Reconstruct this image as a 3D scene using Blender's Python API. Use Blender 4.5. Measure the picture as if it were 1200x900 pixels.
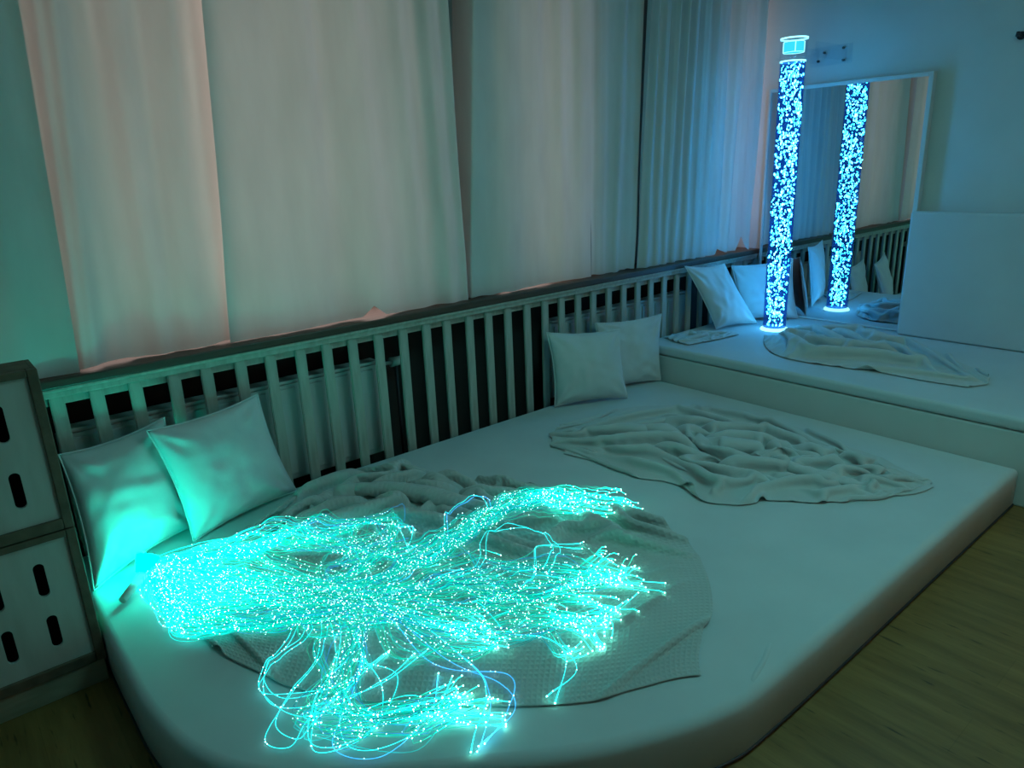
import bpy, bmesh, math, random
import numpy as np
from mathutils import Vector, Matrix

# ------------------------------------------------------------------ scene, camera, light
for o in list(bpy.data.objects):
    bpy.data.objects.remove(o, do_unlink=True)
SC = bpy.context.scene
COL = SC.collection
rng = np.random.default_rng(7)
random.seed(7)

# camera: 1.6 m above the floor, world x runs along the window wall, y towards it
RCAM = np.array([[0.76929256, -0.65104152, -0.04224325],
                 [0.21169898, 0.20045455, 0.95434552],
                 [-0.60280387, -0.73209488, 0.29570278]])
U_, S_, V_ = np.linalg.svd(RCAM)
RCAM = U_ @ V_                       # columns: world axes seen from the camera
cam_d = bpy.data.cameras.new('camera')
cam_d.sensor_width = 36.0
cam_d.lens = 36.0 * 840.0 / 1200.0
cam_d.clip_start = 0.05
cam = bpy.data.objects.new('camera', cam_d)
COL.objects.link(cam)
cam.matrix_world = Matrix.Translation((0, 0, 1.6)) @ Matrix(RCAM.T.tolist()).to_4x4()
SC.camera = cam

w = bpy.data.worlds.new('world')
SC.world = w
w.use_nodes = True
w.node_tree.nodes['Background'].inputs[0].default_value = (0.5, 0.6, 0.65, 1)
w.node_tree.nodes['Background'].inputs[1].default_value = 0.02

CEILING_FILL_POWER = 7.4         # emission of the added ceiling fill light
CEILING_FILL_COLOR = (0.22, 0.80, 0.80)
DAY_POWER = 1.55           # daylight on the frosted window panes
DAY_COLOR = (1.0, 0.76, 0.68)
FIBRE_POWER = 4.0
HEAD_POWER = 90.0
WARM_POWER = 18.0           # warm fill light added behind the viewer
WARM_COLOR = (1.0, 0.55, 0.28)
BUBBLE_POWER = 40.0
SC.view_settings.view_transform = 'Standard'
SC.view_settings.look = 'None'
SC.view_settings.gamma = 1.0
SC.view_settings.use_curve_mapping = False
SC.view_settings.exposure = 0.0
SC.cycles.max_bounces = 8
SC.cycles.diffuse_bounces = 4
SC.cycles.transparent_max_bounces = 16
SC.cycles.caustics_reflective = False
SC.cycles.caustics_refractive = False
SC.cycles.sample_clamp_indirect = 4.0
SC.cycles.use_denoising = True

# ------------------------------------------------------------------ materials
def new_mat(name):
    m = bpy.data.materials.new(name)
    m.use_nodes = True
    nt = m.node_tree
    nt.nodes.clear()
    out = nt.nodes.new('ShaderNodeOutputMaterial')
    return m, nt, out

def N(nt, kind, **kw):
    n = nt.nodes.new(kind)
    for k, v in kw.items():
        if k in n.inputs:
            n.inputs[k].default_value = v
        else:
            setattr(n, k, v)
    return n

def ramp(nt, fac, stops):
    r = nt.nodes.new('ShaderNodeValToRGB')
    el = r.color_ramp.elements
    el[0].position, el[0].color = stops[0][0], (*stops[0][1], 1)
    el[1].position, el[1].color = stops[-1][0], (*stops[-1][1], 1)
    for p, c in stops[1:-1]:
        e = el.new(p)
        e.color = (*c, 1)
    nt.links.new(fac, r.inputs['Fac'])
    return r

def principled(name, c1, c2=None, scale=8.0, stretch=(1, 1, 1), rough=0.8, bump=0.1, bump_scale=60.0,
               bump_dist=0.002, metallic=0.0, sheen=0.0, coat=0.0):
    m, nt, out = new_mat(name)
    b = N(nt, 'ShaderNodeBsdfPrincipled')
    b.inputs['Roughness'].default_value = rough
    b.inputs['Metallic'].default_value = metallic
    b.inputs['Sheen Weight'].default_value = sheen
    b.inputs['Coat Weight'].default_value = coat
    nt.links.new(b.outputs[0], out.inputs[0])
    tc = N(nt, 'ShaderNodeTexCoord')
    mp = N(nt, 'ShaderNodeMapping')
    mp.inputs['Scale'].default_value = stretch
    nt.links.new(tc.outputs['Object'], mp.inputs['Vector'])
    n1 = N(nt, 'ShaderNodeTexNoise', Scale=scale, Detail=5.0)
    nt.links.new(mp.outputs[0], n1.inputs['Vector'])
    if c2 is None:
        c2 = tuple(x * 0.92 for x in c1)
    r = ramp(nt, n1.outputs['Fac'], [(0.3, c2), (0.7, c1)])
    nt.links.new(r.outputs[0], b.inputs['Base Color'])
    if bump:
        n2 = N(nt, 'ShaderNodeTexNoise', Scale=bump_scale, Detail=4.0)
        nt.links.new(mp.outputs[0], n2.inputs['Vector'])
        bp = N(nt, 'ShaderNodeBump', Strength=bump, Distance=bump_dist)
        nt.links.new(n2.outputs['Fac'], bp.inputs['Height'])
        nt.links.new(bp.outputs[0], b.inputs['Normal'])
    return m

def emission_mat(name, color, strength):
    m, nt, out = new_mat(name)
    e = N(nt, 'ShaderNodeEmission', Color=(*color, 1), Strength=strength)
    nt.links.new(e.outputs[0], out.inputs[0])
    return m

def curtain_mat():
    m, nt, out = new_mat('curtain_cloth')
    tc = N(nt, 'ShaderNodeTexCoord')
    mp = N(nt, 'ShaderNodeMapping')
    mp.inputs['Scale'].default_value = (1, 1, 0.25)
    nt.links.new(tc.outputs['Object'], mp.inputs['Vector'])
    n1 = N(nt, 'ShaderNodeTexNoise', Scale=9.0, Detail=4.0)
    nt.links.new(mp.outputs[0], n1.inputs['Vector'])
    r = ramp(nt, n1.outputs['Fac'], [(0.3, (0.66, 0.65, 0.63)), (0.7, (0.74, 0.73, 0.71))])
    n2 = N(nt, 'ShaderNodeTexNoise', Scale=450.0, Detail=2.0)
    nt.links.new(tc.outputs['Object'], n2.inputs['Vector'])
    bp = N(nt, 'ShaderNodeBump', Strength=0.15, Distance=0.001)
    nt.links.new(n2.outputs['Fac'], bp.inputs['Height'])
    d = N(nt, 'ShaderNodeBsdfDiffuse')
    t = N(nt, 'ShaderNodeBsdfTranslucent')
    mx = N(nt, 'ShaderNodeMixShader', Fac=0.17)
    for s in (d, t):
        nt.links.new(r.outputs[0], s.inputs['Color'])
        nt.links.new(bp.outputs[0], s.inputs['Normal'])
    nt.links.new(d.outputs[0], mx.inputs[1])
    nt.links.new(t.outputs[0], mx.inputs[2])
    nt.links.new(mx.outputs[0], out.inputs[0])
    return m

def waffle_mat(name, base, pitch, strength):
    """woven blanket: a fine waffle relief that follows the cloth's own UVs"""
    m, nt, out = new_mat(name)
    b = N(nt, 'ShaderNodeBsdfPrincipled')
    b.inputs['Roughness'].default_value = 0.9
    b.inputs['Sheen Weight'].default_value = 0.2
    nt.links.new(b.outputs[0], out.inputs[0])
    uv = N(nt, 'ShaderNodeTexCoord')
    sep = N(nt, 'ShaderNodeSeparateXYZ')
    nt.links.new(uv.outputs['UV'], sep.inputs[0])
    def wave(sock):
        mul = N(nt, 'ShaderNodeMath', operation='MULTIPLY')
        mul.inputs[1].default_value = 2 * math.pi / pitch
        nt.links.new(sock, mul.inputs[0])
        s = N(nt, 'ShaderNodeMath', operation='SINE')
        nt.links.new(mul.outputs[0], s.inputs[0])
        return s.outputs[0]
    mx = N(nt, 'ShaderNodeMath', operation='MAXIMUM')
    nt.links.new(wave(sep.outputs[0]), mx.inputs[0])
    nt.links.new(wave(sep.outputs[1]), mx.inputs[1])
    bp = N(nt, 'ShaderNodeBump', Strength=strength, Distance=0.0025)
    nt.links.new(mx.outputs[0], bp.inputs['Height'])
    nt.links.new(bp.outputs[0], b.inputs['Normal'])
    n1 = N(nt, 'ShaderNodeTexNoise', Scale=5.0, Detail=3.0)
    nt.links.new(uv.outputs['Object'], n1.inputs['Vector'])
    r = ramp(nt, n1.outputs['Fac'], [(0.3, tuple(c * 0.93 for c in base)), (0.7, base)])
    nt.links.new(r.outputs[0], b.inputs['Base Color'])
    return m

def floor_mat():
    m, nt, out = new_mat('oak_laminate')
    b = N(nt, 'ShaderNodeBsdfPrincipled')
    b.inputs['Roughness'].default_value = 0.5
    nt.links.new(b.outputs[0], out.inputs[0])
    tc = N(nt, 'ShaderNodeTexCoord')
    mp = N(nt, 'ShaderNodeMapping')
    mp.inputs['Scale'].default_value = (9, 0.9, 1)
    nt.links.new(tc.outputs['Object'], mp.inputs['Vector'])
    n1 = N(nt, 'ShaderNodeTexNoise', Scale=2.2, Detail=7.0, Roughness=0.62)
    nt.links.new(mp.outputs[0], n1.inputs['Vector'])
    r1 = ramp(nt, n1.outputs['Fac'], [(0.28, (0.17, 0.085, 0.022)), (0.5, (0.25, 0.13, 0.036)), (0.72, (0.34, 0.185, 0.055))])
    # short dark pores along the grain
    mp2 = N(nt, 'ShaderNodeMapping')
    mp2.inputs['Scale'].default_value = (60, 7, 1)
    nt.links.new(tc.outputs['Object'], mp2.inputs['Vector'])
    n2 = N(nt, 'ShaderNodeTexNoise', Scale=1.0, Detail=2.0)
    nt.links.new(mp2.outputs[0], n2.inputs['Vector'])
    r2 = ramp(nt, n2.outputs['Fac'], [(0.27, (0.35, 0.33, 0.3)), (0.36, (1, 1, 1))])
    mix = N(nt, 'ShaderNodeMixRGB', blend_type='MULTIPLY')
    mix.inputs[0].default_value = 1
    nt.links.new(r1.outputs[0], mix.inputs[1])
    nt.links.new(r2.outputs[0], mix.inputs[2])
    # plank-to-plank tone
    br = N(nt, 'ShaderNodeTexBrick', Scale=1.0)
    br.offset = 0.37
    br.inputs['Color1'].default_value = (1, 1, 1, 1)
    br.inputs['Color2'].default_value = (0.86, 0.85, 0.83, 1)
    br.inputs['Mortar'].default_value = (0.80, 0.78, 0.75, 1)
    br.inputs['Mortar Size'].default_value = 0.0012
    br.inputs['Brick Width'].default_value = 1.3
    br.inputs['Row Height'].default_value = 0.19
    mp3 = N(nt, 'ShaderNodeMapping')
    mp3.inputs['Rotation'].default_value = (0, 0, math.pi / 2)
    nt.links.new(tc.outputs['Object'], mp3.inputs['Vector'])
    nt.links.new(mp3.outputs[0], br.inputs['Vector'])
    mix2 = N(nt, 'ShaderNodeMixRGB', blend_type='MULTIPLY')
    mix2.inputs[0].default_value = 1
    nt.links.new(mix.outputs[0], mix2.inputs[1])
    nt.links.new(br.outputs['Color'], mix2.inputs[2])
    nt.links.new(mix2.outputs[0], b.inputs['Base Color'])
    bp = N(nt, 'ShaderNodeBump', Strength=0.15, Distance=0.001)
    nt.links.new(n1.outputs['Fac'], bp.inputs['Height'])
    nt.links.new(bp.outputs[0], b.inputs['Normal'])
    return m

def glow_attr_mat(name, power):
    """side-glowing fibre: colour and strength come from a per-vertex colour of the strand"""
    m, nt, out = new_mat(name)
    a = N(nt, 'ShaderNodeAttribute', attribute_name='glow')
    e = N(nt, 'ShaderNodeEmission', Strength=power)
    nt.links.new(a.outputs['Color'], e.inputs['Color'])
    nt.links.new(e.outputs[0], out.inputs[0])
    return m

def clear_mat(name, tint, gloss=0.12, emit=None, emit_s=0.0, edge=True, opac=0.0):
    """thin clear acrylic: mostly see-through with a glossy skin"""
    m, nt, out = new_mat(name)
    t = N(nt, 'ShaderNodeBsdfTransparent', Color=(*tint, 1))
    g = N(nt, 'ShaderNodeBsdfGlossy', Roughness=0.05)
    fr = N(nt, 'ShaderNodeLayerWeight', Blend=0.25)
    mul = N(nt, 'ShaderNodeMath', operation='MULTIPLY')
    mul.inputs[1].default_value = gloss
    nt.links.new(fr.outputs['Facing'], mul.inputs[0])
    mx = N(nt, 'ShaderNodeMixShader')
    nt.links.new(mul.outputs[0], mx.inputs[0])
    nt.links.new(t.outputs[0], mx.inputs[1])
    nt.links.new(g.outputs[0], mx.inputs[2])
    last = mx.outputs[0]
    if emit:
        e = N(nt, 'ShaderNodeEmission', Color=(*emit, 1), Strength=emit_s)
        ad = N(nt, 'ShaderNodeAddShader')
        nt.links.new(last, ad.inputs[0])
        nt.links.new(e.outputs[0], ad.inputs[1])
        last = ad.outputs[0]
    nt.links.new(last, out.inputs[0])
    return m

M = {}
M['wall'] = principled('painted_wall', (0.62, 0.66, 0.66), scale=3, bump=0.12, bump_scale=90, rough=0.85)
M['pier'] = principled('shade_grey_pier', (0.22, 0.25, 0.25), scale=3, bump=0.1, rough=0.9)  # wall colour darkened to hold the shade of the curtain gap
M['shaded_wall'] = principled('recess_shade_tone', (0.035, 0.027, 0.024), scale=4, bump=0.1, rough=0.95)  # shade under the sill put into the wall colour as near-black brown
M['ceiling'] = principled('ceiling_paint', (0.6, 0.6, 0.6), scale=3, bump=0.08, rough=0.9)
M['floor'] = floor_mat()
M['sheet'] = principled('white_bed_sheet', (0.60, 0.63, 0.63), scale=4, bump=0.25, bump_scale=500, bump_dist=0.001, rough=0.9, sheen=0.1)
M['vinyl'] = principled('cream_vinyl', (0.66, 0.66, 0.62), scale=3, bump=0.1, bump_scale=220, rough=0.6)
M['mat_top'] = principled('white_mat_cover', (0.60, 0.63, 0.64), scale=3, bump=0.1, bump_scale=220, rough=0.7)
M['pillow'] = principled('white_cotton', (0.64, 0.66, 0.66), scale=6, bump=0.3, bump_scale=14, bump_dist=0.006, rough=0.9, sheen=0.1)
M['piping'] = principled('white_seam', (0.72, 0.74, 0.74), scale=40, bump=0.2, bump_scale=400, rough=0.85)
M['curtain'] = curtain_mat()
M['hem'] = principled('curtain_hem', (0.6, 0.58, 0.55), scale=20, bump=0.2, bump_scale=300, rough=0.9)
M['slat'] = principled('worn_white_paint', (0.50, 0.49, 0.44), (0.36, 0.34, 0.29), scale=5, stretch=(8, 8, 1), bump=0.2, bump_scale=30, rough=0.6)
M['sill'] = principled('brown_varnished_wood', (0.10, 0.055, 0.038), (0.055, 0.03, 0.022), scale=5, stretch=(1, 10, 10), bump=0.15, bump_scale=12, rough=0.45)
M['radiator'] = principled('radiator_enamel', (0.55, 0.56, 0.55), scale=3, bump=0.03, rough=0.4)
M['crate_panel'] = principled('grey_board', (0.50, 0.51, 0.47), (0.42, 0.42, 0.38), scale=4, stretch=(6, 1, 1), bump=0.08, bump_scale=40, rough=0.7)
M['crate_wood'] = principled('dark_crate_wood', (0.16, 0.115, 0.075), (0.09, 0.065, 0.04), scale=6, stretch=(3, 3, 3), bump=0.3, bump_scale=40, rough=0.75)
M['crate_plinth'] = principled('pale_plinth_wood', (0.36, 0.30, 0.21), (0.26, 0.21, 0.14), scale=6, stretch=(1, 6, 6), bump=0.15, bump_scale=20, rough=0.7)
M['black'] = principled('interior_shade_black', (0.01, 0.01, 0.01), scale=4, bump=0, rough=0.9)
M['frame'] = principled('pale_frame', (0.62, 0.66, 0.66), scale=6, bump=0.03, rough=0.4)
M['dark_metal'] = principled('dark_metal', (0.05, 0.05, 0.06), scale=6, bump=0.03, rough=0.4, metallic=0.6)
M['chrome'] = principled('brushed_metal', (0.6, 0.6, 0.62), scale=6, bump=0.03, rough=0.3, metallic=1.0)
M['pane'] = emission_mat('daylit_frosted_glass', DAY_COLOR, DAY_POWER)
M['lamp'] = emission_mat('ceiling_fill_diffuser', CEILING_FILL_COLOR, CEILING_FILL_POWER)
M['fibre'] = glow_attr_mat('side_glow_fibre', FIBRE_POWER)
M['fibre_head'] = emission_mat('fibre_light_head', (0.0, 1.0, 0.70), HEAD_POWER)
M['added_warm_fill'] = emission_mat('warm_fill_glass', WARM_COLOR, WARM_POWER)
M['bubble'] = glow_attr_mat('lit_bubbles', BUBBLE_POWER)
M['acrylic'] = clear_mat('clear_acrylic', (0.93, 0.97, 1.0), 0.25)
M['bracket'] = clear_mat('clear_acrylic_bracket', (0.95, 0.98, 1.0), 0.25)
M['water'] = clear_mat('blue_lit_water', (0.18, 0.36, 0.62), 0.05, (0.01, 0.10, 0.45), 0.25)
M['lid_glow'] = emission_mat('lit_lid', (0.03, 0.50, 0.75), 1.6)
M['tube_glow'] = emission_mat('lit_acrylic_rim', (0.30, 0.9, 1.0), 2.2)
M['blanket'] = waffle_mat('white_fleece', (0.56, 0.57, 0.55), 0.006, 0.10)
M['waffle'] = waffle_mat('waffle_cotton', (0.52, 0.54, 0.51), 0.018, 0.5)
mm, nt, out = new_mat('mirror_glass')
g = N(nt, 'ShaderNodeBsdfGlossy', Roughness=0.0)
g.inputs['Color'].default_value = (0.72, 0.78, 0.80, 1)
nt.links.new(g.outputs[0], out.inputs[0])
M['mirror'] = mm

# ------------------------------------------------------------------ helpers
def link(o, parent=None):
    COL.objects.link(o)
    if parent:
        o.parent = parent
    return o

def mesh_obj(name, verts, faces, mat, parent=None, smooth=False):
    me = bpy.data.meshes.new(name)
    me.from_pydata([tuple(map(float, v)) for v in verts], [], [tuple(int(i) for i in f) for f in faces])
    me.update()
    if smooth:
        me.polygons.foreach_set('use_smooth', [True] * len(me.polygons))
    if mat:
        me.materials.append(M[mat] if isinstance(mat, str) else mat)
    return link(bpy.data.objects.new(name, me), parent)

def bm_obj(name, bm, mat, parent=None, smooth=False):
    me = bpy.data.meshes.new(name)
    bm.normal_update()
    bm.to_mesh(me)
    bm.free()
    if smooth:
        me.polygons.foreach_set('use_smooth', [True] * len(me.polygons))
    me.materials.append(M[mat])
    return link(bpy.data.objects.new(name, me), parent)

def add_box(bm, x0, x1, y0, y1, z0, z1):
    m = Matrix.Translation(((x0 + x1) / 2, (y0 + y1) / 2, (z0 + z1) / 2)) @ Matrix.Diagonal((abs(x1 - x0), abs(y1 - y0), abs(z1 - z0), 1))
    return bmesh.ops.create_cube(bm, size=1.0, matrix=m)

def box(name, x0, x1, y0, y1, z0, z1, mat, parent=None, bevel=0.0, seg=2, smooth=False):
    bm = bmesh.new()
    add_box(bm, x0, x1, y0, y1, z0, z1)
    if bevel:
        bmesh.ops.bevel(bm, geom=list(bm.edges), offset=bevel, segments=seg, profile=0.5, affect='EDGES')
    return bm_obj(name, bm, mat, parent, smooth)

def cyl(name, p0, p1, r0, r1, mat, parent=None, n=24, caps=True, smooth=True):
    p0, p1 = Vector(p0), Vector(p1)
    d = p1 - p0
    rot = d.to_track_quat('Z', 'Y').to_matrix().to_4x4()
    bm = bmesh.new()
    bmesh.ops.create_cone(bm, cap_ends=caps, segments=n, radius1=r0, radius2=r1, depth=d.length,
                          matrix=Matrix.Translation((p0 + p1) / 2) @ rot)
    o = bm_obj(name, bm, mat, parent, False)
    if smooth:
        for p in o.data.polygons:
            p.use_smooth = len(p.vertices) == 4
    return o

def empty(name, loc):
    o = bpy.data.objects.new(name, None)
    o.location = loc
    o.empty_display_size = 0.1
    COL.objects.link(o)
    bpy.context.view_layer.update()
    return o

def adopt(child, parent):
    """parent a mesh whose vertices are already in world space"""
    child.parent = parent
    child.matrix_parent_inverse = Matrix.Translation(-parent.location)
    return child

def tag(o, label=None, cat=None, group=None, kind=None):
    if label: o['label'] = label
    if cat: o['category'] = cat
    if group: o['group'] = group
    if kind: o['kind'] = kind
    return o

def catmull(pts, n):
    """n points along a Catmull-Rom curve through pts, evenly by arc length"""
    P = np.array(pts, float)
    P = np.vstack([2 * P[0] - P[1], P, 2 * P[-1] - P[-2]])
    out = []
    for i in range(1, len(P) - 2):
        t = np.linspace(0, 1, 24, endpoint=False)[:, None]
        p0, p1, p2, p3 = P[i - 1], P[i], P[i + 1], P[i + 2]
        out.append(0.5 * (2 * p1 + (p2 - p0) * t + (2 * p0 - 5 * p1 + 4 * p2 - p3) * t ** 2 + (3 * p1 - p0 - 3 * p2 + p3) * t ** 3))
    out.append(P[-2][None])
    Q = np.vstack(out)
    s = np.r_[0, np.cumsum(np.linalg.norm(np.diff(Q, axis=0), axis=1))]
    ss = np.linspace(0, s[-1], n)
    return np.stack([np.interp(ss, s, Q[:, k]) for k in range(Q.shape[1])], 1)

def smooth_noise(ny, nx, cell, seed):
    r = np.random.default_rng(seed)
    gy, gx = int(ny / cell) + 3, int(nx / cell) + 3
    g = r.uniform(-1, 1, (gy, gx))
    y = np.arange(ny) / cell
    x = np.arange(nx) / cell
    yi, xi = y.astype(int), x.astype(int)
    fy, fx = (y - yi)[:, None], (x - xi)[None]
    fy, fx = fy * fy * (3 - 2 * fy), fx * fx * (3 - 2 * fx)
    a = g[np.ix_(yi, xi)]; b = g[np.ix_(yi, xi + 1)]; c = g[np.ix_(yi + 1, xi)]; d = g[np.ix_(yi + 1, xi + 1)]
    return (a * (1 - fx) + b * fx) * (1 - fy) + (c * (1 - fx) + d * fx) * fy

def noise1(t, seed):
    """smooth 1D value noise in -1..1"""
    r = np.random.default_rng(seed)
    g = r.uniform(-1, 1, 4096)
    t = np.asarray(t, float) + 1000.0
    i = np.floor(t).astype(int)
    f = t - i
    f = f * f * (3 - 2 * f)
    return g[i % 4096] * (1 - f) + g[(i + 1) % 4096] * f

def grid_mesh(name, P, mat, parent=None, uv=None, smooth=True):
    ny, nx = P.shape[:2]
    idx = np.arange(ny * nx).reshape(ny, nx)
    F = np.stack([idx[:-1, :-1], idx[:-1, 1:], idx[1:, 1:], idx[1:, :-1]], -1).reshape(-1, 4)
    me = bpy.data.meshes.new(name)
    me.from_pydata(P.reshape(-1, 3).tolist(), [], F.tolist())
    if uv is not None:
        l = me.uv_layers.new(name='UVMap')
        vi = np.empty(len(me.loops), int)
        me.loops.foreach_get('vertex_index', vi)
        l.data.foreach_set('uv', uv.reshape(-1, 2)[vi].ravel())
    me.update()
    if smooth:
        me.polygons.foreach_set('use_smooth', [True] * len(me.polygons))
    me.materials.append(M[mat])
    return link(bpy.data.objects.new(name, me), parent)

# ------------------------------------------------------------------ the room shell
BED_Z = 0.19
STEP_Z = 0.42
XM = 5.05            # wall that carries the mirror
YW = 3.30            # inner face of the window wall
X0, YN, ZC = -1.4, -2.2, 3.05

tag(box('floor', X0 - .1, XM + .1, YN - .1, 3.8, -0.1, 0.0, 'floor'), 'brown wood laminate floor in front of the mattress', 'floor', kind='structure')
tag(box('ceiling', X0 - .1, XM + .1, YN - .1, 3.8, ZC, ZC + .1, 'ceiling'), 'plain painted ceiling of the room', 'ceiling', kind='structure')
tag(box('wall_right', XM, XM + .12, YN - .1, 3.8, 0, ZC, 'wall'), 'pale wall behind the mirror and bubble tube', 'wall', kind='structure')
tag(box('wall_left', X0 - .12, X0, YN - .1, 3.8, 0, ZC, 'wall'), 'plain wall beyond the crates', 'wall', kind='structure')
tag(box('wall_near', X0, XM, YN - .12, YN, 0, ZC, 'wall'), 'plain wall behind the viewer', 'wall', kind='structure')
# window wall: recess below the sill, piers and lintel above, all darkened for shade
WIN = [(0.42, 2.10), (2.66, 3.26), (4.68, 5.045)]
tag(box('wall_back', X0, XM, YW, YW + .25, 0, 0.86, 'shaded_wall'), 'recessed wall coloured dark for shade behind the radiators under the sill', 'wall', kind='structure')
bm = bmesh.new()
edges = [X0] + [e for wdw in WIN for e in wdw] + [XM]
for i in range(0, len(edges), 2):
    add_box(bm, edges[i], edges[i + 1], YW, YW + .25, 0.86, ZC)
for a, b in WIN:
    add_box(bm, a, b, YW, YW + .25, 2.75, ZC)
tag(bm_obj('wall_back', bm, 'pier'), 'shade-darkened piers and lintel of the window wall behind the curtains', 'wall', kind='structure')
for i, (a, b) in enumerate(WIN):
    wn = empty('window_%d' % (i + 1), ((a + b) / 2, YW + .15, 0.90))
    tag(wn, ['wide daylit window behind the pale middle curtains', 'narrow daylit window behind the beige curtain', 'daylit window beside the mirror wall behind the blue curtain'][i], 'window', kind='structure')
    y0, y1 = YW + .14, YW + .19
    for (xa, xb, za, zb) in ((a, a + .05, .90, 2.75), (b - .05, b, .90, 2.75), (a + .05, b - .05, .90, .95), (a + .05, b - .05, 2.70, 2.75)):
        adopt(box('window_frame', xa, xb, y0, y1, za, zb, 'frame', bevel=.004), wn)
    n = max(1, round((b - a) / 0.95))
    for k in range(n):
        xa = a + .05 + (b - a - .1) * k / n + (0.02 if k else 0)
        xb = a + .05 + (b - a - .1) * (k + 1) / n - (0.02 if k < n - 1 else 0)
        adopt(box('pane', xa, xb, YW + .165, YW + .175, .95, 2.70, 'pane'), wn)
        if k:
            adopt(box('mullion', xa - .04, xa, y0, y1, .95, 2.70, 'frame', bevel=.003), wn)

# ------------------------------------------------------------------ window sill and slatted radiator cover
sill = tag(box('trim_1', X0, XM, 3.05, YW + .14, 0.865, 0.90, 'sill', bevel=.006), 'dark brown varnished window sill board above the slats', 'window sill', kind='structure')
cover = tag(empty('radiator_cover', (2.2, 3.09, 0)), 'long white wooden slatted radiator cover under the window sill', 'radiator cover')
adopt(box('top_rail', 0.23, XM - .01, 3.068, 3.088, 0.826, 0.865, 'slat', bevel=.004), cover)
adopt(box('top_moulding', 0.23, XM - .01, 3.056, 3.068, 0.850, 0.865, 'slat', bevel=.004), cover)
adopt(box('back_rail', 0.23, XM - .01, 3.102, 3.118, 0.790, 0.850, 'slat', bevel=.003), cover)
adopt(box('bottom_rail', 0.23, XM - .01, 3.102, 3.118, 0.02, 0.08, 'slat', bevel=.003), cover)
bm = bmesh.new()
add_box(bm, -.025, .025, -.009, .009, 0.0, 0.806)
bmesh.ops.bevel(bm, geom=list(bm.edges), offset=.004, segments=2, affect='EDGES')
slat0 = bm_obj('slat', bm, 'slat')
n_slats = int((XM - .04 - 0.317) / 0.1389) + 1
for k in range(n_slats):
    s = slat0 if k == 0 else slat0.copy()
    if k: COL.objects.link(s)
    s.parent = cover
    s.location = Vector((0.317 + 0.1389 * k + rng.normal(0, .003), 3.090, 0.022)) - cover.location
    s.rotation_euler = (0, rng.normal(0, .004), 0)

def radiator(x0, x1, label, valve_x):
    r = tag(empty('radiator', ((x0 + x1) / 2, 3.2, 0.17)), label, 'radiator')
    bm = bmesh.new()
    add_box(bm, x0, x1, 3.165, 3.235, 0.17, 0.655)
    bmesh.ops.bevel(bm, geom=list(bm.edges), offset=.008, segments=2, affect='EDGES')
    adopt(bm_obj('body', bm, 'radiator'), r)
    adopt(box('top_grille', x0 + .01, x1 - .01, 3.160, 3.240, 0.655, 0.668, 'radiator', bevel=.003), r)
    n = int((x1 - x0) / 0.1389)
    for k in range(n):
        xx = x0 + .03 + k * 0.1389
        adopt(box('rib', xx, xx + .11, 3.158, 3.166, 0.20, 0.63, 'radiator', bevel=.003), r)
    if valve_x:
        v = adopt(cyl('valve', (valve_x - .05, 3.2, 0.63), (valve_x + .045, 3.2, 0.63), .026, .022, 'radiator'), r)
        adopt(cyl('pipe', (x1 - .005, 3.2, 0.63), (valve_x - .05, 3.2, 0.63), .009, .009, 'radiator'), r)
        adopt(cyl('pipe', (valve_x - .02, 3.2, 0.61), (valve_x - .02, 3.2, 0.0), .008, .008, 'dark_metal'), r)
    adopt(box('bracket', x0 + .2, x0 + .23, 3.235, YW - .004, 0.3, 0.6, 'radiator'), r)
    adopt(box('bracket', x1 - .23, x1 - .2, 3.235, YW - .004, 0.3, 0.6, 'radiator'), r)
    return r
radiator(0.30, 1.735, 'white panel radiator behind the slats next to the crates', 1.87)
radiator(2.93, 4.30, 'white panel radiator behind the slats near the raised step', None)

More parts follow.
